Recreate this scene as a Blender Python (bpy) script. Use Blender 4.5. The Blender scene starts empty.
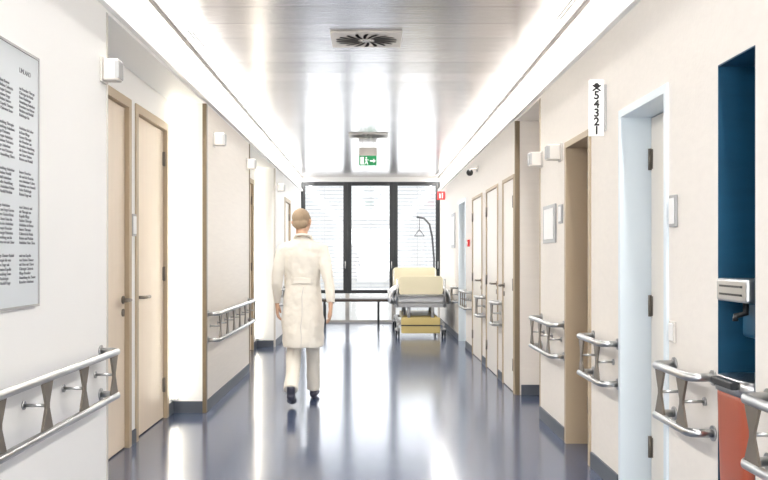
import bpy, bmesh, math, random
from mathutils import Vector, Matrix
random.seed(4)
scene = bpy.context.scene
COL = scene.collection

# ------------------------------------------------------------------ materials
def srgb(c):
    return tuple(((v/255)/12.92 if v/255 <= .04045 else ((v/255+.055)/1.055)**2.4) for v in c)+(1,)

def mat(name, rgb, rough=.5, metal=0, emit=None, estr=0, noise=0, nscale=(8,8,8), bump=0, bscale=(40,40,40), spec=.5, coat=0):
    m = bpy.data.materials.new(name); m.use_nodes = True
    nt = m.node_tree; b = nt.nodes['Principled BSDF']
    c = srgb(rgb)
    b.inputs['Base Color'].default_value = c
    b.inputs['Roughness'].default_value = rough
    b.inputs['Metallic'].default_value = metal
    b.inputs['Specular IOR Level'].default_value = spec
    b.inputs['Coat Weight'].default_value = coat
    tc = nt.nodes.new('ShaderNodeTexCoord')
    if noise:
        mp = nt.nodes.new('ShaderNodeMapping'); mp.inputs['Scale'].default_value = nscale
        n = nt.nodes.new('ShaderNodeTexNoise'); n.inputs['Scale'].default_value = 1; n.inputs['Detail'].default_value = 4
        mx = nt.nodes.new('ShaderNodeMix'); mx.data_type = 'RGBA'
        mx.inputs[6].default_value = tuple(v*(1-noise) for v in c[:3])+(1,)
        mx.inputs[7].default_value = tuple(min(1, v*(1+noise)) for v in c[:3])+(1,)
        nt.links.new(tc.outputs['Object'], mp.inputs[0]); nt.links.new(mp.outputs[0], n.inputs['Vector'])
        nt.links.new(n.outputs['Fac'], mx.inputs[0]); nt.links.new(mx.outputs[2], b.inputs['Base Color'])
    if bump:
        mp = nt.nodes.new('ShaderNodeMapping'); mp.inputs['Scale'].default_value = bscale
        n = nt.nodes.new('ShaderNodeTexNoise'); n.inputs['Scale'].default_value = 1; n.inputs['Detail'].default_value = 3
        bp = nt.nodes.new('ShaderNodeBump'); bp.inputs['Strength'].default_value = bump; bp.inputs['Distance'].default_value = .01
        nt.links.new(tc.outputs['Object'], mp.inputs[0]); nt.links.new(mp.outputs[0], n.inputs['Vector'])
        nt.links.new(n.outputs['Fac'], bp.inputs['Height']); nt.links.new(bp.outputs[0], b.inputs['Normal'])
    if emit:
        b.inputs['Emission Color'].default_value = srgb(emit); b.inputs['Emission Strength'].default_value = estr
    return m

M = {}
M['wall_l'] = mat('wall_paint_white', (245,245,243), .55, noise=.015, nscale=(3,3,3))
M['wall_r'] = mat('wall_paint_cream', (239,233,225), .6, noise=.035, nscale=(2,14,30), bump=.1, bscale=(60,60,60))
M['panel'] = mat('pale_laminate', (234,227,217), .45, noise=.06, nscale=(2,3,45))
M['door'] = mat('pale_maple', (232,216,195), .4, noise=.05, nscale=(20,20,1.5))
M['doorw'] = mat('door_white_laminate', (240,234,224), .4, noise=.03, nscale=(20,20,1.5))
M['frame'] = mat('frame_olive_brown', (122,106,82), .45)
M['frame_beige'] = mat('frame_beige', (184,166,140), .5)
M['frame_blue'] = mat('frame_pale_blue', (226,236,242), .35)
M['brown'] = mat('door_walnut', (128,104,76), .45, noise=.15, nscale=(20,20,2))
M['base'] = mat('skirting_grey', (80,86,96), .5)
M['steel'] = mat('brushed_steel', (182,182,182), .3, 1)
M['bracket'] = mat('bracket_taupe', (126,118,108), .4, .6)
M['dark'] = mat('anthracite', (20,24,28), .4)
M['black'] = mat('black_plastic', (15,15,16), .4)
M['pole'] = mat('pole_grey', (96,98,102), .4)
M['white'] = mat('white_plastic', (240,240,238), .4)
M['plate'] = mat('plate_greige', (204,199,192), .4)
M['grey'] = mat('grey_plastic', (162,162,162), .4)
M['teal'] = mat('niche_blue', (20,76,106), .45, noise=.25, nscale=(3,3,14))
M['red'] = mat('bin_red', (166,82,58), .4)
M['signred'] = mat('sign_red', (200,30,30), .4)
M['green'] = mat('sign_green', (20,140,80), .4, emit=(20,140,80), estr=.25)
M['poster'] = mat('poster_grey', (210,217,221), .35)
M['ink'] = mat('ink', (118,121,126), .6)
M['glow'] = mat('tube_light', (255,255,255), .4, emit=(255,249,239), estr=5)
M['glow2'] = mat('tube_light_soft', (255,255,255), .4, emit=(255,248,237), estr=3)
M['glow3'] = mat('added_glow_vertical', (255,255,255), .4, emit=(255,246,226), estr=9)  # emission for the added glow strips in the left recesses
M['cream'] = mat('bed_cream', (226,216,184), .4)
M['yellow'] = mat('bed_yellow', (204,182,116), .4)
M['linen'] = mat('bed_linen', (232,232,232), .8, bump=.4, bscale=(14,14,14))
M['coat'] = mat('coat_cotton', (234,228,216), .85, bump=.3, bscale=(200,200,200))
M['trousers'] = mat('trouser_cotton', (230,224,212), .85)
M['shirt'] = mat('shirt_cotton', (198,200,204), .85)
M['skin'] = mat('skin', (205,165,138), .5, noise=.06, nscale=(30,30,30))
M['hair'] = mat('hair_fair', (168,146,120), .75, noise=.25, nscale=(120,120,25), bump=.8, bscale=(250,250,60))
M['eye'] = mat('eye_white', (235,232,228), .2)
M['iris'] = mat('iris', (50,60,70), .2)
M['lip'] = mat('lip', (170,105,92), .5)
M['shoe'] = mat('shoe_leather', (60,60,76), .35)
M['seat'] = mat('bench_wood', (60,50,42), .5)
M['louver'] = mat('louver_white', (218,221,225), .5)
M['ground'] = mat('outside_paving', (225,225,222), .8)

# floor
def floor_mat():
    m = bpy.data.materials.new('floor_linoleum_blue'); m.use_nodes = True
    nt = m.node_tree; b = nt.nodes['Principled BSDF']
    tc = nt.nodes.new('ShaderNodeTexCoord')
    n = nt.nodes.new('ShaderNodeTexNoise'); n.inputs['Scale'].default_value = 2.2; n.inputs['Detail'].default_value = 8; n.inputs['Roughness'].default_value = .7
    r = nt.nodes.new('ShaderNodeValToRGB')
    r.color_ramp.elements[0].position = .3; r.color_ramp.elements[0].color = srgb((62,74,98))
    r.color_ramp.elements[1].position = .7; r.color_ramp.elements[1].color = srgb((80,91,116))
    nt.links.new(tc.outputs['Object'], n.inputs['Vector']); nt.links.new(n.outputs['Fac'], r.inputs[0]); nt.links.new(r.outputs[0], b.inputs['Base Color'])
    b.inputs['Roughness'].default_value = .15
    b.inputs['Specular IOR Level'].default_value = 1.0
    n2 = nt.nodes.new('ShaderNodeTexNoise'); n2.inputs['Scale'].default_value = 2.0; n2.inputs['Detail'].default_value = 1
    bp = nt.nodes.new('ShaderNodeBump'); bp.inputs['Strength'].default_value = .05; bp.inputs['Distance'].default_value = .01
    nt.links.new(tc.outputs['Object'], n2.inputs['Vector']); nt.links.new(n2.outputs['Fac'], bp.inputs['Height']); nt.links.new(bp.outputs[0], b.inputs['Normal'])
    return m
M['floor'] = floor_mat()

def ceil_mat():
    m = bpy.data.materials.new('ceiling_brushed_metal'); m.use_nodes = True
    nt = m.node_tree; b = nt.nodes['Principled BSDF']; L = nt.links
    b.inputs['Metallic'].default_value = .9
    b.inputs['Roughness'].default_value = .22
    tc = nt.nodes.new('ShaderNodeTexCoord')
    sp = nt.nodes.new('ShaderNodeSeparateXYZ'); L.new(tc.outputs['Object'], sp.inputs[0])
    def math_(op, a, bb):
        n = nt.nodes.new('ShaderNodeMath'); n.operation = op
        for i, v in enumerate((a, bb)):
            if isinstance(v, (int, float)): n.inputs[i].default_value = v
            else: L.new(v, n.inputs[i])
        return n.outputs[0]
    fr = math_('FRACT', math_('DIVIDE', sp.outputs['Y'], .4), 0)
    seam = math_('LESS_THAN', fr, .035)
    cell = math_('FLOOR', math_('DIVIDE', sp.outputs['Y'], .4), 0)
    wn = nt.nodes.new('ShaderNodeTexWhiteNoise'); wn.noise_dimensions = '1D'; L.new(cell, wn.inputs['W'])
    val = math_('ADD', math_('MULTIPLY', wn.outputs['Value'], .08), .48)
    val = math_('SUBTRACT', val, math_('MULTIPLY', seam, .22))
    cb = nt.nodes.new('ShaderNodeCombineColor')
    L.new(val, cb.inputs[0]); L.new(math_('MULTIPLY', val, .97), cb.inputs[1]); L.new(math_('MULTIPLY', val, .985), cb.inputs[2])
    L.new(cb.outputs[0], b.inputs['Base Color'])
    mp = nt.nodes.new('ShaderNodeMapping'); mp.inputs['Scale'].default_value = (2.5, 60, 1)
    n = nt.nodes.new('ShaderNodeTexNoise'); n.inputs['Scale'].default_value = 1; n.inputs['Detail'].default_value = 4
    L.new(tc.outputs['Object'], mp.inputs[0]); L.new(mp.outputs[0], n.inputs['Vector'])
    bp = nt.nodes.new('ShaderNodeBump'); bp.inputs['Strength'].default_value = .35; bp.inputs['Distance'].default_value = .0028
    L.new(n.outputs['Fac'], bp.inputs['Height']); L.new(bp.outputs[0], b.inputs['Normal'])
    return m
M['ceil'] = ceil_mat()

def glass_mat():
    m = bpy.data.materials.new('window_glass'); m.use_nodes = True
    nt = m.node_tree; nt.nodes.clear()
    o = nt.nodes.new('ShaderNodeOutputMaterial'); mx = nt.nodes.new('ShaderNodeMixShader'); mx.inputs[0].default_value = .06
    t = nt.nodes.new('ShaderNodeBsdfTransparent'); g = nt.nodes.new('ShaderNodeBsdfGlossy'); g.inputs['Roughness'].default_value = .02
    nt.links.new(t.outputs[0], mx.inputs[1]); nt.links.new(g.outputs[0], mx.inputs[2]); nt.links.new(mx.outputs[0], o.inputs[0])
    return m
M['glass'] = glass_mat()

# ------------------------------------------------------------------ mesh helpers
def finish(name, bm, mats, parent=None, smooth=False, bevel=0, loc=None):
    bmesh.ops.recalc_face_normals(bm, faces=bm.faces)
    me = bpy.data.meshes.new(name); bm.to_mesh(me); bm.free()
    for m in (mats if isinstance(mats, (list, tuple)) else [mats]): me.materials.append(m)
    if smooth:
        for p in me.polygons: p.use_smooth = True
    o = bpy.data.objects.new(name, me); COL.objects.link(o)
    if parent: o.parent = parent
    if loc: o.location = loc
    if bevel:
        b = o.modifiers.new('bevel', 'BEVEL'); b.width = bevel; b.segments = 2; b.limit_method = 'ANGLE'
    return o

def empty(name, loc=(0,0,0)):
    e = bpy.data.objects.new(name, None); e.location = loc; e.empty_display_size = .2
    COL.objects.link(e); return e

def abox(bm, x0, x1, y0, y1, z0, z1, mi=0):
    x0, x1 = min(x0,x1), max(x0,x1)
    v = [bm.verts.new(p) for p in ((x0,y0,z0),(x1,y0,z0),(x1,y1,z0),(x0,y1,z0),(x0,y0,z1),(x1,y0,z1),(x1,y1,z1),(x0,y1,z1))]
    for f in ((0,3,2,1),(4,5,6,7),(0,1,5,4),(1,2,6,5),(2,3,7,6),(3,0,4,7)):
        bm.faces.new([v[i] for i in f]).material_index = mi

def box(name, x0, x1, y0, y1, z0, z1, m, parent=None, bevel=0):
    bm = bmesh.new(); abox(bm, x0, x1, y0, y1, z0, z1)
    return finish(name, bm, m, parent, bevel=bevel)

def boxes(name, lst, m, parent=None, bevel=0):
    bm = bmesh.new()
    for b in lst: abox(bm, *b)
    return finish(name, bm, m, parent, bevel=bevel)

def tube(bm, pts, radii, seg=12, mi=0, up=Vector((0,1,0))):
    pts = [Vector(p) for p in pts]; rings = []
    if not isinstance(radii, (list, tuple)): radii = [radii]*len(pts)
    for i, p in enumerate(pts):
        a = pts[max(i-1,0)]; c = pts[min(i+1,len(pts)-1)]
        t = (c-a).normalized()
        u = up if abs(t.dot(up)) < .95 else Vector((1,0,0))
        s = t.cross(u).normalized(); n = s.cross(t).normalized()
        r = radii[i]; rx, ry = (r if isinstance(r, (list, tuple)) else (r, r))
        rings.append([bm.verts.new(p + s*rx*math.cos(2*math.pi*k/seg) + n*ry*math.sin(2*math.pi*k/seg)) for k in range(seg)])
    for a, b in zip(rings, rings[1:]):
        for k in range(seg):
            f = bm.faces.new((a[k], a[(k+1)%seg], b[(k+1)%seg], b[k])); f.material_index = mi; f.smooth = True
    bm.faces.new(rings[0][::-1]).material_index = mi; bm.faces.new(rings[-1]).material_index = mi

def loft(bm, rings, seg=32, mi=0, e=2.0):
    R = []
    for cx, cy, z, rx, ry in rings:
        row = []
        for k in range(seg):
            a = 2*math.pi*k/seg; c, s = math.cos(a), math.sin(a)
            row.append(bm.verts.new((cx+rx*math.copysign(abs(c)**(2/e), c), cy+ry*math.copysign(abs(s)**(2/e), s), z)))
        R.append(row)
    for a, b in zip(R, R[1:]):
        for k in range(seg):
            f = bm.faces.new((a[k], a[(k+1)%seg], b[(k+1)%seg], b[k])); f.material_index = mi; f.smooth = True
    bm.faces.new(R[0][::-1]).material_index = mi; bm.faces.new(R[-1]).material_index = mi

def ellips(bm, c, r, rot=None, mi=0, seg=24):
    mtx = Matrix.Translation(c) @ (rot.to_4x4() if rot else Matrix()) @ Matrix.Diagonal((r[0], r[1], r[2], 1))
    n0 = len(bm.faces)
    g = bmesh.ops.create_uvsphere(bm, u_segments=seg, v_segments=seg//2, radius=1, matrix=mtx)
    bm.faces.ensure_lookup_table()
    for f in bm.faces[n0:]: f.material_index = mi; f.smooth = True

def cyl(bm, c, r, h, axis='Z', seg=24, mi=0):
    d = {'X': Vector((1,0,0)), 'Y': Vector((0,1,0)), 'Z': Vector((0,0,1))}[axis]
    c = Vector(c); tube(bm, [c-d*h/2, c+d*h/2], r, seg, mi, up=Vector((0,0,1)) if axis != 'Z' else Vector((0,1,0)))

def remesh(o, vox, smooth=4):
    r = o.modifiers.new('remesh', 'REMESH'); r.mode = 'VOXEL'; r.voxel_size = vox; r.use_smooth_shade = True
    if smooth:
        s = o.modifiers.new('smooth', 'SMOOTH'); s.factor = .6; s.iterations = smooth

def text(name, body, size, loc, rot, m, parent=None, align='LEFT', ext=.0008):
    cu = bpy.data.curves.new(name, 'FONT'); cu.body = body; cu.size = size; cu.extrude = ext; cu.align_x = align
    cu.materials.append(m)
    o = bpy.data.objects.new(name, cu); COL.objects.link(o); o.location = loc; o.rotation_euler = rot
    if parent: o.parent = parent
    return o

# ------------------------------------------------------------------ room shell
XL, XR, YE, YB, H = -1.44, 1.42, 17.5, -4.0, 3.0
RD = .28
def run(lst, s, xin, y0, y1, openings, ztop=3.1, xout=2.2):
    """wall boxes between y0..y1, openings = (a,b,z0,h,backdepth)"""
    y = y0
    for a, b, z0, h, back in sorted(openings):
        if a > y: lst.append((s*xin, s*xout, y, a, 0, ztop))
        lst.append((s*xin, s*xout, a, b, h, ztop))
        if z0 > 0: lst.append((s*xin, s*xout, a, b, 0, z0))
        lst.append((s*(xin+back), s*xout, a, b, z0, h))
        y = b
    if y < y1: lst.append((s*xin, s*xout, y, y1, 0, ztop))

floor = box('floor', -2.2, 2.2, YB, YE, -.1, 0, M['floor'])
ceil = box('ceiling', XL, XR, YB, YE, H, H+.1, M['ceil'])

LR1, LR2, LR3, LR4 = 4.64, 7.37, 10.03, 12.75
HL = 2.68
L = []
run(L, -1, 1.44, YB, LR1, [])
run(L, -1, 1.44+RD, LR1, LR2, [(5.05,6.02,0,2.42,.07),(6.24,7.14,0,2.42,.07)], ztop=HL)
L.append((-1.44, -2.2, LR1, LR2, HL, 3.1))
run(L, -1, 1.44+RD, LR3, LR4, [(11.4,12.35,0,2.42,.07)], ztop=HL)
L.append((-1.44, -2.2, LR3, LR4, HL, 3.1))
run(L, -1, 1.44, LR2, LR3, [])
run(L, -1, 1.44, LR4, YE, [(14.2,15.1,0,2.3,.07)])
boxes('wall_left', L, M['wall_l'])

RR1, RR2, HR = 7.14, 8.32, 2.68
NI = (3.14, 3.48)
R = []
run(R, 1, 1.42, YB, RR1, [(NI[0],NI[1],0,2.135,.32),(4.08,4.81,0,2.15,.22),(5.51,6.16,0,2.15,.22)])
R.append((1.42+RD+.05, 2.2, RR1, RR2, 0, HR)); R.append((1.42, 2.2, RR1, RR2, HR, 3.1))
run(R, 1, 1.42, RR2, YE, [(8.42,9.12,0,2.15,.05),(9.5,10.42,0,2.15,.05),(10.85,11.85,0,2.15,.05),(12.75,13.65,0,2.2,.25)])
boxes('wall_right', R, M['wall_r'])

boxes('wall_back', [(-2.2,-1.1,YB-.2,YB,0,3.1),(1.1,2.2,YB-.2,YB,0,3.1),(-1.1,1.1,YB-.2,YB,2.7,3.1)], M['wall_l'])
boxes('wall_end', [(-2.2,-1.44,YE,YE+.25,0,3.1),(1.42,2.2,YE,YE+.25,0,3.1),(-1.44,1.42,YE,YE+.25,2.9,3.1)], M['wall_l'])
box('outside_terrace', -30, 30, YE+.25, 60, -.3, -.12, M['ground'])

# trims
box('trim_1', XL, XL+.006, LR2+.05, LR3-.04, .1, HL, M['panel'])
boxes('trim_2', [(XL-.02, XL+.012, LR2-.006, LR2+.05, 0, HL), (XL-.02, XL+.012, LR3-.04, LR3+.006, 0, HL)], M['frame'])
boxes('trim_3', [(XR-.012, XR+.035, RR2-.008, RR2+.02, 0, HR)], M['frame'])
boxes('trim_4', [(XL-.02, XL+.004, LR1-.02, LR1+.006, 0, HL), (XL-.02, XL+.008, LR4-.008, LR4+.02, 0, HL)], M['plate'])
boxes('trim_5', [(XR-.004, XR+.03, RR1-.02, RR1+.006, 0, HR)], M['frame_beige'])
boxes('trim_6', [(XL, XL+.03, YB, YE, H-.03, H), (XR-.03, XR, YB, YE, H-.03, H)], M['plate'])
bm = bmesh.new()
for y in (3.4, 6.2, 9.0, 11.8, 14.6):
    for k in range(2):
        abox(bm, XL+.10+k*.025, XL+.112+k*.025, y, y+1.3, H-.003, H)
        abox(bm, XR-.112-k*.025, XR-.10-k*.025, y+1.5, y+2.5, H-.003, H)
finish('trim_7', bm, M['black'])

# baseboards
q = XL-RD
bl = [(XL, XL+.012, YB, LR1, 0,.1),(XL, XL+.012, LR2+.05, LR3-.04,0,.1),(XL,XL+.012,LR4+.02,14.15,0,.1),(XL,XL+.012,15.15,YE,0,.1)]
bl += [(q,q+.012,LR1,5.0,0,.1),(q,q+.012,6.07,6.19,0,.1),(q,q+.012,7.19,LR2,0,.1),(q,XL-.02,LR2-.012,LR2,0,.1)]
bl += [(q,q+.012,LR3,11.35,0,.1),(q,q+.012,12.4,LR4,0,.1),(q,XL-.02,LR4-.012,LR4,0,.1)]
boxes('baseboard_left', bl, M['base'])
br = [(XR-.012,XR,a,b,0,.1) for a,b in ((YB,NI[0]),(NI[1],4.02),(4.87,5.46),(6.21,RR1-.02),(9.17,9.45),(10.47,10.8),(11.9,12.7),(13.7,YE))]
br += [(XR+.05, XR+RD+.05, RR2-.012, RR2, 0, .1)]
boxes('baseboard_right', br, M['base'])

# ------------------------------------------------------------------ doors
def door(name, s, wx, a, b, h, inset, leaf, fr, frw=.05, hinge_far=True, proud=.012, lever=True, jamb=None):
    e = empty(name, (s*(wx+inset), (a+b)/2, 0)); ox, oy = e.location.x, e.location.y
    def B(n, x0, x1, y0, y1, z0, z1, m, bev=0):
        return box(n, s*x0-ox, s*x1-ox, y0-oy, y1-oy, z0, z1, m, e, bev)
    bm = bmesh.new()
    for (y0,y1,z0,z1) in ((a-frw,a,0,h+frw),(b,b+frw,0,h+frw),(a,b,h,h+frw)):
        abox(bm, s*(wx-proud)-ox, s*wx-ox, y0-oy, y1-oy, z0, z1)
    for (y0,y1,z0,z1) in ((a,a+.012,0,h),(b-.012,b,0,h),(a+.012,b-.012,h-.012,h)):
        abox(bm, s*(wx-proud)-ox, s*(wx+inset+.02)-ox, y0-oy, y1-oy, z0, z1)
    finish('frame', bm, fr, e)
    B('leaf', wx+inset-.03, wx+inset+.01, a+.016, b-.016, .008, h-.018, leaf, .003)
    xs = wx+inset-.03
    hy = a+.07 if hinge_far else b-.07; d = 1 if hinge_far else -1
    if lever:
        bm = bmesh.new()
        cyl(bm, (s*(xs-.004)-ox, hy-oy, 1.05), .028, .012, 'X'); cyl(bm, (s*(xs-.004)-ox, hy-oy, .96), .027, .012, 'X')
        tube(bm, [(s*xs-ox, hy-oy,1.05),(s*(xs-.05)-ox,hy-oy,1.05),(s*(xs-.062)-ox,hy+d*.015-oy,1.05),(s*(xs-.062)-ox,hy+d*.14-oy,1.05)], .012, 10, up=Vector((0,0,1)))
        finish('lever_handle', bm, M['bracket'], e)
    yy = b-.02 if hinge_far else a+.02
    bm = bmesh.new()
    for z in (.28, h*.5, h-.25):
        cyl(bm, (s*(xs-.008)-ox, yy-oy, z), .010, .12, 'Z', 12)
        abox(bm, s*(xs-.003)-ox, s*xs-ox, yy-.028-oy, yy+.004-oy, z-.055, z+.055)
    finish('hinges', bm, M['bracket'], e)
    return e
door('door_1', -1, 1.72, 5.05, 6.02, 2.42, .05, M['door'], M['frame_beige'], hinge_far=False)
door('door_2', -1, 1.72, 6.24, 7.14, 2.42, .05, M['door'], M['frame_beige'], hinge_far=True)
door('door_3', -1, 1.72, 11.4, 12.35, 2.42, .05, M['door'], M['frame_beige'])
door('door_4', -1, 1.44, 14.2, 15.1, 2.3, .05, M['doorw'], M['frame_beige'])
door('door_5', 1, 1.42, 4.08, 4.81, 2.15, .19, M['doorw'], M['frame_blue'], frw=.03)
door('door_6', 1, 1.42, 5.51, 6.16, 2.15, .19, M['brown'], M['frame_beige'], frw=.03)
door('door_7', 1, 1.42, 8.42, 9.12, 2.15, .03, M['doorw'], M['frame_beige'], frw=.02, hinge_far=False)
door('door_8', 1, 1.42, 9.5, 10.42, 2.15, .03, M['doorw'], M['frame_beige'], frw=.02, hinge_far=True)
door('door_9', 1, 1.42, 10.85, 11.85, 2.15, .03, M['doorw'], M['frame_beige'], frw=.02, hinge_far=True)
door('door_10', 1, 1.42, 12.75, 13.65, 2.2, .2, M['doorw'], M['frame_blue'], frw=.04)

# ------------------------------------------------------------------ handrails
def handrail(s, wx, a, b, step=.45):
    e = empty('handrail', (s*wx, (a+b)/2, .74)); ox, oy, oz = e.location
    bm = bmesh.new()
    for zt in (.85, .62):
        X = wx-.10; z = zt-oz
        def P(x, y): return (s*x-ox, y-oy, z)
        tube(bm, [P(wx,a),P(X+.035,a),P(X+.012,a+.010),P(X,a+.035),P(X,b-.035),P(X+.012,b-.010),P(X+.035,b),P(wx,b)], .018, 14, up=Vector((0,0,1)))
        for y in (a, b): cyl(bm, (s*(wx-.004)-ox, y-oy, z), .032, .008, 'X', 18)
    finish('rails', bm, M['steel'], e)
    n = max(2, int(round((b-a)/step))+1); bm = bmesh.new()
    ys = [a+.09+(b-a-.18)*i/(n-1) for i in range(n)]
    for y in ys:
        yc = y-oy; X = s*(wx-.10)-ox
        prof = [(-.064,.115),(.064,.115),(.018,.01),(.018,-.01),(.064,-.115),(-.064,-.115),(-.018,-.01),(-.018,.01)]
        vs = [[bm.verts.new((X+t, yc+py, pz-.005)) for py, pz in prof] for t in (-.005,.005)]
        for f in ((0,1,2,7),(7,2,3,6),(6,3,4,5)):
            bm.faces.new([vs[0][i] for i in f]); bm.faces.new([vs[1][i] for i in f][::-1])
        for i in range(8): bm.faces.new((vs[0][i], vs[0][(i+1)%8], vs[1][(i+1)%8], vs[1][i]))
        tube(bm, [(X, yc, -.004), (0, yc, -.004)], .007, 10, 1, up=Vector((0,0,1)))
        cyl(bm, (-s*.004, yc, -.004), .018, .008, 'X', 18, 1)
    finish('brackets', bm, [M['bracket'], M['steel']], e)
    return e
handrail(-1, 1.44, 1.6, 4.52)
handrail(-1, 1.44, 7.48, 9.9, .42)
handrail(-1, 1.44, 13.0, 14.0)
handrail(1, 1.42, 1.6, 3.03)
handrail(1, 1.42, 3.52, 3.97)
handrail(1, 1.42, 4.88, 5.42)
handrail(1, 1.42, 6.24, 7.06)
handrail(1, 1.42, 9.18, 9.43, .2)
handrail(1, 1.42, 10.5, 10.78, .2)
handrail(1, 1.42, 11.95, 12.65)
handrail(1, 1.42, 13.75, 14.1)

# ------------------------------------------------------------------ lights
def strip(name, x0, x1, y0, y1, z0, z1, lens, m):
    e = empty(name, ((x0+x1)/2, (y0+y1)/2, (z0+z1)/2)); o = e.location
    box('housing', x0-o.x, x1-o.x, y0-o.y, y1-o.y, z0-o.z, z1-o.z, M['white'], e)
    l = lens; box('diffuser', l[0]-o.x, l[1]-o.x, l[2]-o.y, l[3]-o.y, l[4]-o.z, l[5]-o.z, m, e)
strip('linear_wall_light', XR-.035, XR, YB, YE, 2.70, 2.715, (XR-.033, XR-.002, YB+.01, YE-.01, 2.715, 2.735), M['glow'])
strip('linear_wall_light', XL, XL+.035, YB, YE, 2.70, 2.715, (XL+.002, XL+.033, YB+.01, YE-.01, 2.715, 2.73), M['glow2'])
strip('added_glow_strip_near', q+.002, q+.05, LR2-.07, LR2-.014, .12, HL, (q+.004, q+.054, LR2-.074, LR2-.016, .14, HL-.02), M['glow3'])  # added emissive strip imitating the bright recess corner, no known lamp
strip('added_glow_strip_far', q+.002, q+.03, LR4-.05, LR4-.014, .12, HL, (q+.004, q+.034, LR4-.052, LR4-.016, .14, HL-.02), M['glow3'])  # same added glow for the far recess corner, not a known fitting
def area(name, loc, rot, sx, sy, p, col=(1,.98,.95)):
    l = bpy.data.lights.new(name, 'AREA'); l.shape = 'RECTANGLE'; l.size = sx; l.size_y = sy; l.energy = p; l.color = col
    o = bpy.data.objects.new(name, l); o.location = loc; o.rotation_euler = rot; COL.objects.link(o)
area('ceiling_slot_lamp_l', (XL+.06, (YB+YE)/2, 2.965), (0,0,0), .05, YE-YB-.2, 270)
area('ceiling_slot_lamp_r', (XR-.06, (YB+YE)/2, 2.965), (0,0,0), .05, YE-YB-.2, 240)
area('daylight_window', (0, YE+.5, 1.6), (math.radians(-90),0,0), 2.8, 2.5, 52, (.93,.97,1))
area('added_rear_fill', (0, YB-.1, 1.45), (math.radians(90),0,0), 2.1, 2.4, 135, (.96,.98,1))  # added unseen fill light behind the camera, set in the rear wall opening

w = bpy.data.worlds.new('world'); scene.world = w; w.use_nodes = True
bg = w.node_tree.nodes['Background']; bg.inputs[0].default_value = (.95,.975,1,1); bg.inputs[1].default_value = 1.15

# ------------------------------------------------------------------ end windows
def window(name, x0, x1):
    e = empty(name, ((x0+x1)/2, YE+.06, 0)); ox = e.location.x
    y0, y1 = -.04, .04; fw = .085; zb = .60
    l = [(x0-ox, x0+fw-ox, y0, y1, zb, 2.9), (x1-fw-ox, x1-ox, y0, y1, zb, 2.9), (x0+fw-ox, x1-fw-ox, y0, y1, 2.82, 2.9), (x0+fw-ox, x1-fw-ox, y0, y1, zb, zb+.07)]
    boxes('frame', l, M['dark'], e, .004)
    l = [(x0-ox, x0+fw*.5-ox, y0, y1, 0, zb), (x1-fw*.5-ox, x1-ox, y0, y1, 0, zb), (x0+fw*.5-ox, x1-fw*.5-ox, y0, y1, 0, .05)]
    boxes('lower_frame', l, M['plate'], e, .004)
    box('lower_pane', x0+fw*.5-ox, x1-fw*.5-ox, -.004, .004, .05, zb, M['glass'], e)
    box('pane', x0+fw-ox, x1-fw-ox, -.004, .004, zb+.07, 2.82, M['glass'], e)
    bm = bmesh.new()
    hx = x1-fw*.5-ox
    tube(bm, [(hx,y0,1.12),(hx,y0-.04,1.12),(hx,y0-.05,1.13),(hx,y0-.05,1.26)], .009, 8)
    finish('handle', bm, M['steel'], e)
W3 = (XR-XL)/3
for i in range(3): window('window_%d' % (i+1), XL+W3*i, XL+W3*(i+1))
bm = bmesh.new()
for k in range(8, 36):
    z = .04+k*.08
    vs = [bm.verts.new(p) for p in ((-2.4,YE+.80,z+.0),(2.4,YE+.80,z),(2.4,YE+.835,z+.032),(-2.4,YE+.835,z+.032))]
    bm.faces.new(vs)
for x in (-2.3,-1,-.0,1,2.3): abox(bm, x-.006, x+.006, YE+.86, YE+.872, -.12, 2.95)
finish('exterior_louvre_blind', bm, M['louver'])

# bench at the window
e = empty('bench', (-.15, YE-.42, 0))
boxes('seat', [(-.95,.95,-.2,-.07,.46,.51),(-.95,.95,-.05,.06,.46,.51),(-.95,.95,.08,.2,.46,.51)], M['seat'], e, .004)
boxes('legs', [(x-.02,x+.02,yy-.02,yy+.02,0,.46) for x in (-.78,.3) for yy in (-.16,.16)]+[(x-.02,x+.02,-.14,.14,.40,.45) for x in (-.78,.3)], M['dark'], e)

# ------------------------------------------------------------------ ceiling diffusers
def diffuser(y):
    e = empty('ceiling_air_diffuser', (-.035, y, H))
    bm = bmesh.new(); abox(bm, -.265,.265,-.225,.225,-.014,0); finish('plate', bm, M['plate'], e, bevel=.004)
    bm = bmesh.new()
    for k in range(18):
        a = 2*math.pi*k/18; d = Vector((math.cos(a), math.sin(a), 0)); n = Vector((-d.y, d.x, 0))
        p = []
        for r, off, wd in ((.06,0,.006),(.12,.010,.012),(.17,.025,.015),(.215,.045,.012)):
            v = d*r+n*off; p.append((Vector((v.x*1.05, v.y*.87, 0)), n*wd))
        rows = [(bm.verts.new(c-w_+Vector((0,0,-.017))), bm.verts.new(c+w_+Vector((0,0,-.017)))) for c, w_ in p]
        for a_, b_ in zip(rows, rows[1:]): bm.faces.new((a_[0], a_[1], b_[1], b_[0]))
    bmesh.ops.solidify(bm, geom=bm.faces[:], thickness=.003)
    finish('swirl_slots', bm, M['black'], e)
    bm = bmesh.new(); cyl(bm, (0,0,-.018), .03, .012); finish('hub', bm, M['grey'], e)
diffuser(6.42); diffuser(11.5)

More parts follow.
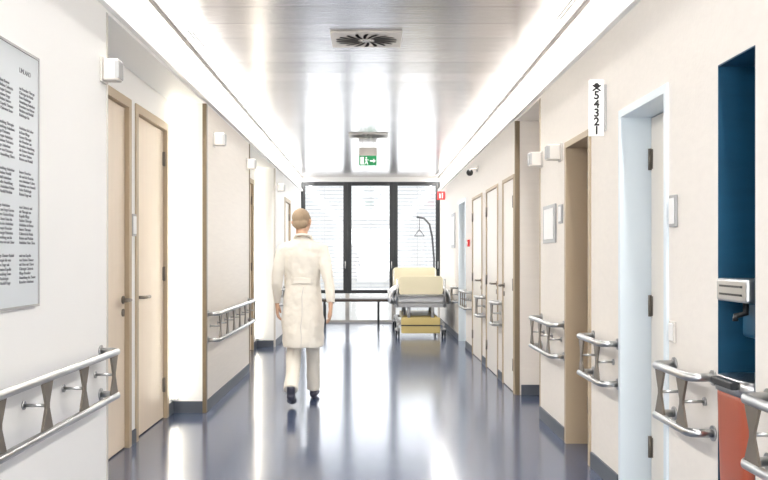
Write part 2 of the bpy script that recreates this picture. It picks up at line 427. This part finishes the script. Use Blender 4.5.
# ------------------------------------------------------------------ exit sign
e = empty('exit_sign', (-.045, 12.5, 2.86))
box('lamp_housing', -.135,.135,-.03,.03,-.02,.10, M['plate'], e, .004)
boxes('hanger_rods', [(-.09,-.082,-.004,.004,.10,.14),(.082,.09,-.004,.004,.10,.14)], M['steel'], e)
box('panel', -.13,.13,-.012,.012,-.165,-.022, M['green'], e)
bm = bmesh.new(); yF = -.016
def poly(pts):
    bm.faces.new([bm.verts.new((x, yF, z)) for x, z in pts])
poly([(-.11,-.15),(-.06,-.15),(-.06,-.04),(-.11,-.04)])
poly([(.03,-.088),(.08,-.088),(.08,-.065),(.115,-.098),(.08,-.131),(.08,-.108),(.03,-.108)])
poly([(-.04,-.07),(-.015,-.07),(-.01,-.11),(-.03,-.115)])
poly([(-.03,-.112),(-.012,-.108),(.005,-.15),(-.007,-.152)])
poly([(-.03,-.112),(-.018,-.116),(-.045,-.15),(-.055,-.146)])
poly([(-.018,-.072),(-.012,-.08),(.015,-.092),(.013,-.082)])
bmesh.ops.create_circle(bm, cap_ends=True, segments=16, radius=.011, matrix=Matrix.Translation((-.024,yF,-.052)) @ Matrix.Rotation(math.pi/2,4,'X'))
bmesh.ops.solidify(bm, geom=bm.faces[:], thickness=.002)
finish('pictogram', bm, mat('sign_white',(255,255,255),.4,emit=(255,255,255),estr=.4), e)

# ------------------------------------------------------------------ wall fixtures
def call_light(s, wx, y, z, out=.11, hh=.115):
    e = empty('nurse_call_light', (s*(wx-.001), y, z))
    box('back_plate', -s*.012, 0, -.05, .05, -hh/2-.01, hh/2+.01, M['plate'], e, .003)
    box('lamp_body', -s*out, -s*.012, -.04, .04, -hh/2, hh/2, M['plate'], e, .008)
    box('lens', -s*(out+.004), -s*(out-.02), -.042, .042, -hh/2+.01, hh/2-.01, M['grey'], e, .004)
call_light(-1, 1.44, 4.56, 2.35, .095)
call_light(-1, 1.44, 7.75, 2.42); call_light(-1, 1.44, 9.8, 2.42)
call_light(-1, 1.44, 13.1, 2.42)
call_light(1, 1.42, 6.35, 2.13); call_light(1, 1.42, 7.05, 2.16)
def plate(name, s, wx, y0, y1, z0, z1, m, t=.014, rocker=True):
    e = empty(name, (s*(wx-.001), (y0+y1)/2, (z0+z1)/2)); hy, hz = (y1-y0)/2, (z1-z0)/2
    box('plate', -s*t, 0, -hy, hy, -hz, hz, m, e, .003)
    if rocker: box('insert', -s*(t+.005), -s*t, -hy*.75, hy*.75, -hz*.8, hz*.8, M['white'], e, .002)
    return e
plate('room_sign', 1, 1.42, 3.93, 4.01, 1.49, 1.64, M['grey'])
plate('light_switch', 1, 1.42, 3.95, 4.01, .95, 1.05, M['plate'])
plate('notice_board', 1, 1.42, 6.5, 6.95, 1.46, 1.76, M['grey'])
plate('room_sign', 1, 1.42, 6.28, 6.38, 1.60, 1.74, M['grey'])
plate('room_sign', -1, 1.72, 6.08, 6.18, 1.50, 1.66, M['grey'])
plate('wall_panel', 1, 1.42, 14.3, 14.9, 1.5, 2.1, M['grey'])
e = empty('fire_extinguisher_sign', (1.42, 16.2, 2.52))
box('blade', -.16, -.01, -.006, .006, -.08, .08, M['signred'], e, .002)
box('bracket', -.01, 0, -.015, .015, -.05, .05, M['steel'], e)
boxes('symbol', [(-.12,-.095,-.009,-.006,-.05,.02),(-.07,-.05,-.009,-.006,-.05,.05),(-.115,-.1,-.009,-.006,.02,.04)], M['white'], e)
e = empty('fire_alarm_button', (1.419, 12.25, 1.55)); box('box', -.03,0,-.05,.05,-.05,.05,M['signred'],e,.004)
bm = bmesh.new(); cyl(bm,(-.034,0,0),.02,.01,'X'); finish('button',bm,M['white'],e)
e = empty('security_camera', (1.42, 11.3, 2.52))
bm = bmesh.new(); cyl(bm,(-.01,0,0),.04,.02,'X'); tube(bm,[(-.01,0,0),(-.08,0,0),(-.1,-.01,-.02)],.012,10); finish('mount',bm,M['plate'],e)
bm = bmesh.new(); ellips(bm,(-.11,-.02,-.05),(.045,.045,.045)); finish('dome',bm,M['black'],e)

# projecting number sign
e = empty('room_number_sign', (1.42, 5.14, 2.25))
box('blade', -.105, -.012, -.008, .008, -.17, .17, M['white'], e, .003)
box('bracket', -.012, 0, -.02, .02, -.14, .14, M['steel'], e)
bm = bmesh.new()
bmesh.ops.create_circle(bm, cap_ends=True, segments=20, radius=.016, matrix=Matrix.Translation((-.058,-.0105,.135)) @ Matrix.Rotation(math.pi/2,4,'X'))
for a in (.6, 2.5):
    d = Vector((math.cos(a),0,math.sin(a)))*.03; n = Vector((-math.sin(a),0,math.cos(a)))*.005; c = Vector((-.058,-.0105,.12))
    bm.faces.new([bm.verts.new(c+v) for v in (-d-n, d-n, d+n, -d+n)])
finish('symbol', bm, M['black'], e)
for i, ch in enumerate('54321'):
    t = text('digit', ch, .068, (-.058, -.0095, .054-i*.053), (math.pi/2,0,0), M['black'], e, 'CENTER')
    t.data.offset = .0022

# information board
e = empty('information_board', (XL+.002, 3.16, 1.67))
box('board', 0, .012, -.48, .48, -.52, .52, M['poster'], e, .002)
boxes('edge', [(.0,.016,-.488,-.48,-.53,.53),(.0,.016,.48,.488,-.53,.53),(.0,.016,-.48,.48,.52,.53),(.0,.016,-.48,.48,-.53,-.52)], M['grey'], e)
words = 'Station Ambulanz Chirurgie Innere Medizin Labor Anmeldung Aufnahme Notfall Zimmer Etage Haus Besucher Patienten Pflege Therapie Kapelle Cafeteria Garten Betten Sono Radiologie in der und die mit bis von am'.split()
def line():
    s = ''
    while len(s) < 14:
        s += (' ' if s else '')+random.choice(words)
    return s[:19]
for cy in (-.34, -.13, .08, .285):
    z = .36
    for blk, n in enumerate((7, 8, 6, 9, 7)):
        body = '\n'.join(line() for _ in range(n))
        text('text_block', body, .018, (.0125, cy, z), (math.pi/2,0,math.pi/2), M['ink'], e)
        z -= n*.018+.035
for cy, hd_ in ((-.34,'STADT'),(.285,'UMLAND')):
    text('heading', hd_, .028, (.0125, cy, .43), (math.pi/2,0,math.pi/2), M['ink'], e)

# ------------------------------------------------------------------ niche with dispenser and bin
e = empty('niche_lining', (XR, 3.31, 0))
boxes('lining', [(0,.315,-.169,-.166,0,2.132),(0,.315,.166,.169,0,2.132),(.312,.318,-.166,.166,0,2.132),(0,.312,-.166,.166,2.129,2.134)], M['teal'], e)
e = empty('sanitiser_dispenser', (XR+.1, 3.31, 1.22))
box('body', -.12, .208, -.14, .14, -.045, .045, M['steel'], e, .01)
boxes('front_slots', [(-.124,-.12,-.1,.1,-.02,-.012),(-.124,-.12,-.1,.1,.012,.02)], M['dark'], e)
bm = bmesh.new(); tube(bm, [(-.06,0,-.04),(-.06,0,-.09),(-.10,0,-.10),(-.10,0,-.12)], .012, 10); finish('nozzle', bm, M['black'], e)
boxes('tank', [(-.03,.19,-.11,.11,-.19,-.045)], mat('tank_blue',(30,80,110),.3), e, .015)
e = empty('waste_bin', (XR+.12, 3.31, 0))
bm = bmesh.new(); loft(bm, [(0,0,0,.125,.125),(0,0,.02,.13,.13),(0,0,.8,.15,.15),(0,0,.82,.15,.15)], 40, e=6); finish('body', bm, M['red'], e)
bm = bmesh.new(); loft(bm, [(0,0,.82,.156,.156),(0,0,.86,.156,.156),(0,0,.88,.145,.145)], 40, e=6); finish('lid', bm, M['steel'], e)
box('flap', -.18, -.1, -.1, .1, .845, .875, M['dark'], e, .006)
bm = bmesh.new(); cyl(bm,(0.05,0,.925),.05,.09); cyl(bm,(0.05,0,.98),.03,.02); finish('cup', bm, M['black'], e)

# ------------------------------------------------------------------ hospital bed
bed = empty('hospital_bed', (.84, 14.3, 0))
def rboard(name, y, z0, z1, m, w=.42, t=.03):
    bm = bmesh.new(); pts = []
    r = .07
    for cx, cz, a0 in ((w-r, z0+r*.5, -90),(w-r, z1-r, 0),(-w+r, z1-r, 90),(-w+r, z0+r*.5, 180)):
        rr = r if cz > (z0+z1)/2 else r*.5
        cxx = math.copysign(w-rr, cx)
        for k in range(7):
            a = math.radians(a0+15*k); pts.append((cxx+rr*math.cos(a), cz+rr*math.sin(a)))
    f = bm.faces.new([bm.verts.new((x, y, z)) for x, z in pts])
    ex = bmesh.ops.extrude_face_region(bm, geom=[f]); bmesh.ops.translate(bm, verts=[v for v in ex['geom'] if isinstance(v, bmesh.types.BMVert)], vec=(0,t,0))
    return finish(name, bm, m, bed, bevel=.006)
rboard('footboard', .0, .72, 1.03, M['cream'], .37)
rboard('headboard', 2.08, .72, 1.15, M['cream'])
bm = bmesh.new()
for y in (.015, 2.095):
    for x in (-.40, .40): tube(bm, [(x,y,.5),(x,y,.98 if y<1 else 1.1)], .018, 12)
    tube(bm, [(-.40,y,.69),(.40,y,.69)], .018, 12, up=Vector((0,0,1)))
finish('board_posts', bm, M['steel'], bed)
boxes('frame', [(-.44,-.38,.03,2.08,.50,.56),(.38,.44,.03,2.08,.50,.56),(-.38,.38,.03,.09,.50,.56),(-.38,.38,2.02,2.08,.50,.56),(-.38,.38,.09,2.02,.56,.58)], M['grey'], bed, .004)
bm = bmesh.new(); abox(bm,-.43,.43,.06,2.05,.58,.72); finish('mattress', bm, M['linen'], bed, bevel=.04)
bm = bmesh.new()
nx, ny = 26, 30; grid = []
for j in range(ny+1):
    row = []
    for i in range(nx+1):
        u = -1+2*i/nx; x = u*.52; zz = .82+.025*math.sin(j*.9+i*.4)+.015*math.sin(i*1.7)
        if abs(u) > .82: zz -= (abs(u)-.82)/.18*.26; x = math.copysign(.455+.075*min(1,(abs(u)-.82)/.1), u)
        row.append(bm.verts.new((x, .08+j/ny*1.4, zz)))
    grid.append(row)
for j in range(ny):
    for i in range(nx): bm.faces.new((grid[j][i],grid[j][i+1],grid[j+1][i+1],grid[j+1][i]))
o = finish('duvet', bm, M['linen'], bed, smooth=True); sm = o.modifiers.new('s','SOLIDIFY'); sm.thickness = .03; ss = o.modifiers.new('u','SUBSURF'); ss.levels = ss.render_levels = 1
bm = bmesh.new(); ellips(bm,(0,1.75,.82),(.33,.22,.10)); finish('pillow', bm, M['linen'], bed)
boxes('base_chassis', [(-.40,-.34,.1,2.0,.20,.25),(.34,.40,.1,2.0,.20,.25),(-.34,.34,.1,.16,.20,.25),(-.34,.34,1.94,2.0,.20,.25)], M['grey'], bed, .004)
boxes('base_cover', [(-.33,.33,.04,.10,.06,.33),(-.30,.30,.3,1.8,.25,.34)], M['yellow'], bed, .015)
boxes('foot_stripe', [(-.33,.33,.034,.04,.185,.205)], M['seat'], bed)
bm = bmesh.new()
for s in (-1,1):
    tube(bm,[(s*.25,.4,.25),(s*.25,.9,.50)],.025,10); tube(bm,[(s*.25,1.7,.25),(s*.25,1.2,.50)],.025,10)
    tube(bm,[(s*.2,.07,.31),(s*.2,.07,.52)],.028,10)
finish('lift_arms', bm, M['grey'], bed)
bm = bmesh.new()
for x in (-.39,.39):
    for y in (.1, 2.0):
        for dx in (-.022,.022): cyl(bm,(x+dx,y,.065),.065,.022,'X',24,0)
        cyl(bm,(x,y,.065),.03,.075,'X',16,1)
        tube(bm,[(x,y,.14),(x,y,.22)],.02,10,1); ellips(bm,(x,y,.125),(.05,.06,.035),None,1,16)
finish('castors', bm, [M['dark'], M['grey']], bed)
bm = bmesh.new()
for s in (-1,1):
    for z in (.62,.76): tube(bm,[(s*.52,.5,z),(s*.52,1.6,z)],.014,10)
    for y in (.5,.87,1.23,1.6): tube(bm,[(s*.44,y,.53),(s*.52,y,.55),(s*.52,y,.76)],.012,10)
finish('side_rails', bm, M['steel'], bed)
bm = bmesh.new()
tube(bm,[(.38,2.14,.45),(.38,2.14,1.3),(.34,2.12,1.75),(.28,2.0,1.98),(.16,1.75,2.08),(.02,1.45,2.09)],.019,12)
tube(bm,[(.06,1.52,2.09),(.06,1.52,1.86)],.006,8)
tube(bm,[(.06,1.52,1.86),(-.03,1.52,1.74),(.15,1.52,1.74),(.06,1.52,1.86)],.013,8)
finish('lifting_pole', bm, M['pole'], bed)

# ------------------------------------------------------------------ walking doctor (seen from behind)
doc = empty('doctor_in_white_coat', (-.625, 7.82, 0)); doc.rotation_euler = (0,0,math.pi)
bm = bmesh.new()
loft(bm, [(0,0,.53,.186,.215),(0,0,.62,.190,.205),(0,0,.70,.192,.195),(0,0,.80,.190,.175),(0,0,.92,.182,.150),(0,0,1.04,.168,.130),(0,-.003,1.14,.156,.118),(0,-.002,1.25,.166,.122),(0,.0,1.36,.182,.125),(0,0,1.43,.18,.110),(0,.004,1.475,.145,.092),(0,.008,1.515,.085,.072),(0,.01,1.54,.064,.062)], 40, e=2.3)
tube(bm, [(.12,.005,1.44),(.175,.008,1.42),(.205,.02,1.33),(.228,.03,1.2),(.237,.02,1.12),(.243,-.03,1.02),(.247,-.075,.93)], [.058,.065,.060,.053,.049,.045,.041], 18)
tube(bm, [(-.12,.005,1.44),(-.175,.008,1.42),(-.203,.04,1.33),(-.23,.08,1.2),(-.242,.10,1.13),(-.254,.13,1.03),(-.26,.15,.93)], [.058,.065,.060,.053,.049,.045,.041], 18)
coat = finish('coat', bm, M['coat'], doc, smooth=True); remesh(coat, .010, 6)
tex = bpy.data.textures.new('folds', 'CLOUDS'); tex.noise_scale = .11
d = coat.modifiers.new('folds','DISPLACE'); d.texture = tex; d.strength = .028; d.mid_level = .5
def applique(name, polys, m, off=.006, th=.005):
    bm = bmesh.new()
    for p in polys:
        bm.faces.new([bm.verts.new(v) for v in p])
    bmesh.ops.subdivide_edges(bm, edges=bm.edges[:], cuts=5, use_grid_fill=True)
    o = finish(name, bm, m, doc, smooth=True)
    s = o.modifiers.new('wrap','SHRINKWRAP'); s.target = coat; s.wrap_method = 'NEAREST_SURFACEPOINT'; s.wrap_mode = 'ABOVE_SURFACE'; s.offset = off
    so = o.modifiers.new('thick','SOLIDIFY'); so.thickness = th; so.offset = 0
applique('shirt_front', [[(-.055,-.13,1.49),(.055,-.13,1.49),(.012,-.16,1.24),(-.012,-.16,1.24)]], M['shirt'], .004)
applique('lapels', [[(-.06,-.12,1.50),(-.10,-.13,1.40),(-.055,-.15,1.31),(0,-.16,1.20)],[(.06,-.12,1.50),(.10,-.13,1.40),(.055,-.15,1.31),(0,-.16,1.20)]], M['coat'], .010)
applique('placket', [[(-.010,-.2,1.21),(.010,-.2,1.21),(.012,-.2,.55),(-.008,-.2,.55)]], M['coat'], .006, .006)
applique('pockets', [[(-.15,-.18,.98),(-.05,-.2,.98),(-.05,-.2,.83),(-.155,-.18,.83)],[(.05,-.2,.98),(.15,-.18,.98),(.155,-.18,.83),(.05,-.2,.83)],[(.06,-.15,1.33),(.13,-.14,1.33),(.13,-.14,1.24),(.06,-.15,1.24)]], M['coat'], .006, .006)
applique('back_belt', [[(-.13,.16,1.16),(.13,.16,1.16),(.13,.16,1.11),(-.13,.16,1.11)]], M['coat'], .006, .006)
applique('back_seam', [[(-.003,.2,1.10),(.003,.2,1.10),(.004,.25,.54),(-.004,.25,.54)]], M['plate'], .003, .002)
bm = bmesh.new()
tube(bm, [(-.07,-.045,1.50),(-.078,.02,1.53),(-.05,.075,1.55),(0,.09,1.555),(.05,.075,1.55),(.078,.02,1.53),(.07,-.045,1.50)], [(.012,.022)]*7, 12)
c = finish('collar', bm, M['coat'], doc, smooth=True)
bm = bmesh.new()
tube(bm, [(-.085,0,.90),(-.085,-.085,.76),(-.08,-.17,.56),(-.078,-.20,.50),(-.076,-.255,.32),(-.073,-.315,.085)], [.096,.086,.070,.068,.064,.066], 20)
tube(bm, [(.085,0,.90),(.083,.005,.72),(.08,.015,.52),(.08,.045,.46),(.08,.18,.30),(.08,.315,.175)], [.096,.086,.070,.068,.064,.066], 20)
loft(bm, [(0,0,.74,.14,.10),(0,0,.88,.160,.115),(0,0,1.0,.15,.11)], 24)
tr = finish('trousers', bm, M['trousers'], doc, smooth=True); remesh(tr, .010, 5)
d = tr.modifiers.new('folds','DISPLACE'); d.texture = tex; d.strength = .018; d.mid_level = .5
def shoe(name, heel, toe, top):
    bm = bmesh.new(); h, t, a = Vector(heel), Vector(toe), Vector(top)
    up = Vector((0,0,1)); dr = (t-h)
    tube(bm, [h-dr*.05+up*.010, h, h+dr*.35, h+dr*.68, h+dr*.92, t+dr*.03], [(.025,.026),(.036,.040),(.038,.042),(.048,.034),(.038,.026),(.016,.014)], 16, up=up)
    tube(bm, [h+dr*.16+up*.0, a], [(.036,.05),(.038,.045)], 16)
    o = finish(name, bm, M['shoe'], doc, smooth=True); remesh(o, .006, 3)
shoe('shoe_front', (-.073,-.29,.045), (-.083,-.54,.037), (-.073,-.315,.13))
shoe('shoe_rear', (.08,.345,.125), (.085,.135,.038), (.08,.325,.21))
hd = bpy.data.objects.new('head', None); COL.objects.link(hd); hd.parent = doc; hd.location = (.006,-.015,1.555); hd.rotation_euler = (math.radians(4), math.radians(3), math.radians(-14))
bm = bmesh.new()
tube(bm, [(0.005,.03,-.07),(0,.02,.0),(0,.02,.06)], [.060,.054,.054], 20)
ellips(bm,(0,.018,.140),(.076,.096,.088))
ellips(bm,(0,-.02,.085),(.062,.068,.075))
ellips(bm,(0,-.055,.030),(.032,.032,.024))
ellips(bm,(0,-.066,.148),(.052,.022,.018))
ellips(bm,(-.036,-.062,.088),(.022,.02,.022)); ellips(bm,(.036,-.062,.088),(.022,.02,.022))
tube(bm, [(0,-.082,.140),(0,-.096,.115),(0,-.106,.094),(0,-.085,.084)], [.008,.010,.014,.012], 12, up=Vector((1,0,0)))
ellips(bm,(-.012,-.094,.090),(.009,.011,.008)); ellips(bm,(.012,-.094,.090),(.009,.011,.008))
for s in (-1,1):
    ellips(bm,(s*.082,.015,.110),(.009,.020,.032), Matrix.Rotation(.25,3,'X'))
    ellips(bm,(s*.088,.024,.118),(.010,.014,.020))
hm = finish('face', bm, M['skin'], hd, smooth=True); remesh(hm, .0045, 4)
bm = bmesh.new()
ellips(bm,(0,.030,.155),(.083,.098,.088)); ellips(bm,(0,.058,.10),(.070,.064,.062))
for s in (-1,1): ellips(bm,(s*.072,-.012,.135),(.010,.024,.032))
for v in bm.verts:
    if v.co.y < -.045 and v.co.z < .185: v.co.y = -.045
    if v.co.z < .05: v.co.z = .05
hr = finish('hair', bm, M['hair'], hd, smooth=True); remesh(hr, .005, 4)
for s in (-1,1):
    bm = bmesh.new(); ellips(bm,(s*.031,-.076,.124),(.0135,.010,.008)); finish('eyeball', bm, M['eye'], hd)
    bm = bmesh.new(); ellips(bm,(s*.031,-.0845,.124),(.006,.003,.006)); finish('iris', bm, M['iris'], hd)
    bm = bmesh.new(); tube(bm,[(s*.014,-.090,.146),(s*.032,-.090,.151),(s*.050,-.078,.145)],[.003,.004,.002],8,up=Vector((0,0,1))); finish('eyebrow', bm, M['hair'], hd)
bm = bmesh.new(); ellips(bm,(0,-.0845,.064),(.024,.008,.0045)); ellips(bm,(0,-.083,.056),(.019,.008,.0055)); finish('mouth', bm, M['lip'], hd)
def hand(name, loc, rot, s):
    bm = bmesh.new()
    tube(bm,[(0,0,.06),(0,0,0),(0,0,-.02)],[(.021,.027),(.020,.028),(.019,.032)],16,up=Vector((0,1,0)))
    loft(bm,[(0,0,.01,.019,.026),(0,0,-.03,.017,.038),(0,0,-.07,.015,.042),(0,0,-.09,.012,.040)],20)
    for i,(y,l,cr) in enumerate(((-.030,.070,.5),(-.010,.080,.6),(.011,.074,.7),(.031,.058,.85))):
        p = Vector((0,y,-.083)); pts = [p]; a = .12+cr*.2
        for sg in (.45,.32,.26):
            p = p+Vector((-s*math.sin(a)*l*sg, 0, -math.cos(a)*l*sg)); pts.append(p); a += cr*.5
        tube(bm, pts, [.0092,.0088,.0080,.0065], 10)
    tube(bm,[(-s*.004,-.022,-.020),(-s*.012,-.046,-.048),(-s*.020,-.056,-.075),(-s*.024,-.055,-.098)],[.014,.012,.010,.0075],10)
    o = finish(name, bm, M['skin'], doc, smooth=True, loc=loc); o.rotation_euler = rot; remesh(o, .0032, 2)
hand('hand_left', (.247,-.088,.905), (math.radians(-14),0,0), 1)
hand('hand_right', (-.261,.160,.905), (math.radians(10),0,0), -1)

# ------------------------------------------------------------------ camera
cam = bpy.data.cameras.new('camera'); co = bpy.data.objects.new('camera', cam); COL.objects.link(co)
co.location = (0,0,1.35); co.rotation_euler = (math.pi/2,0,0)
cam.lens = 850/768*36; cam.sensor_width = 36; cam.shift_x = 13/768; cam.shift_y = 17/768; cam.clip_start = .05
scene.camera = co
scene.view_settings.view_transform = 'Standard'
scene.view_settings.exposure = 0.1
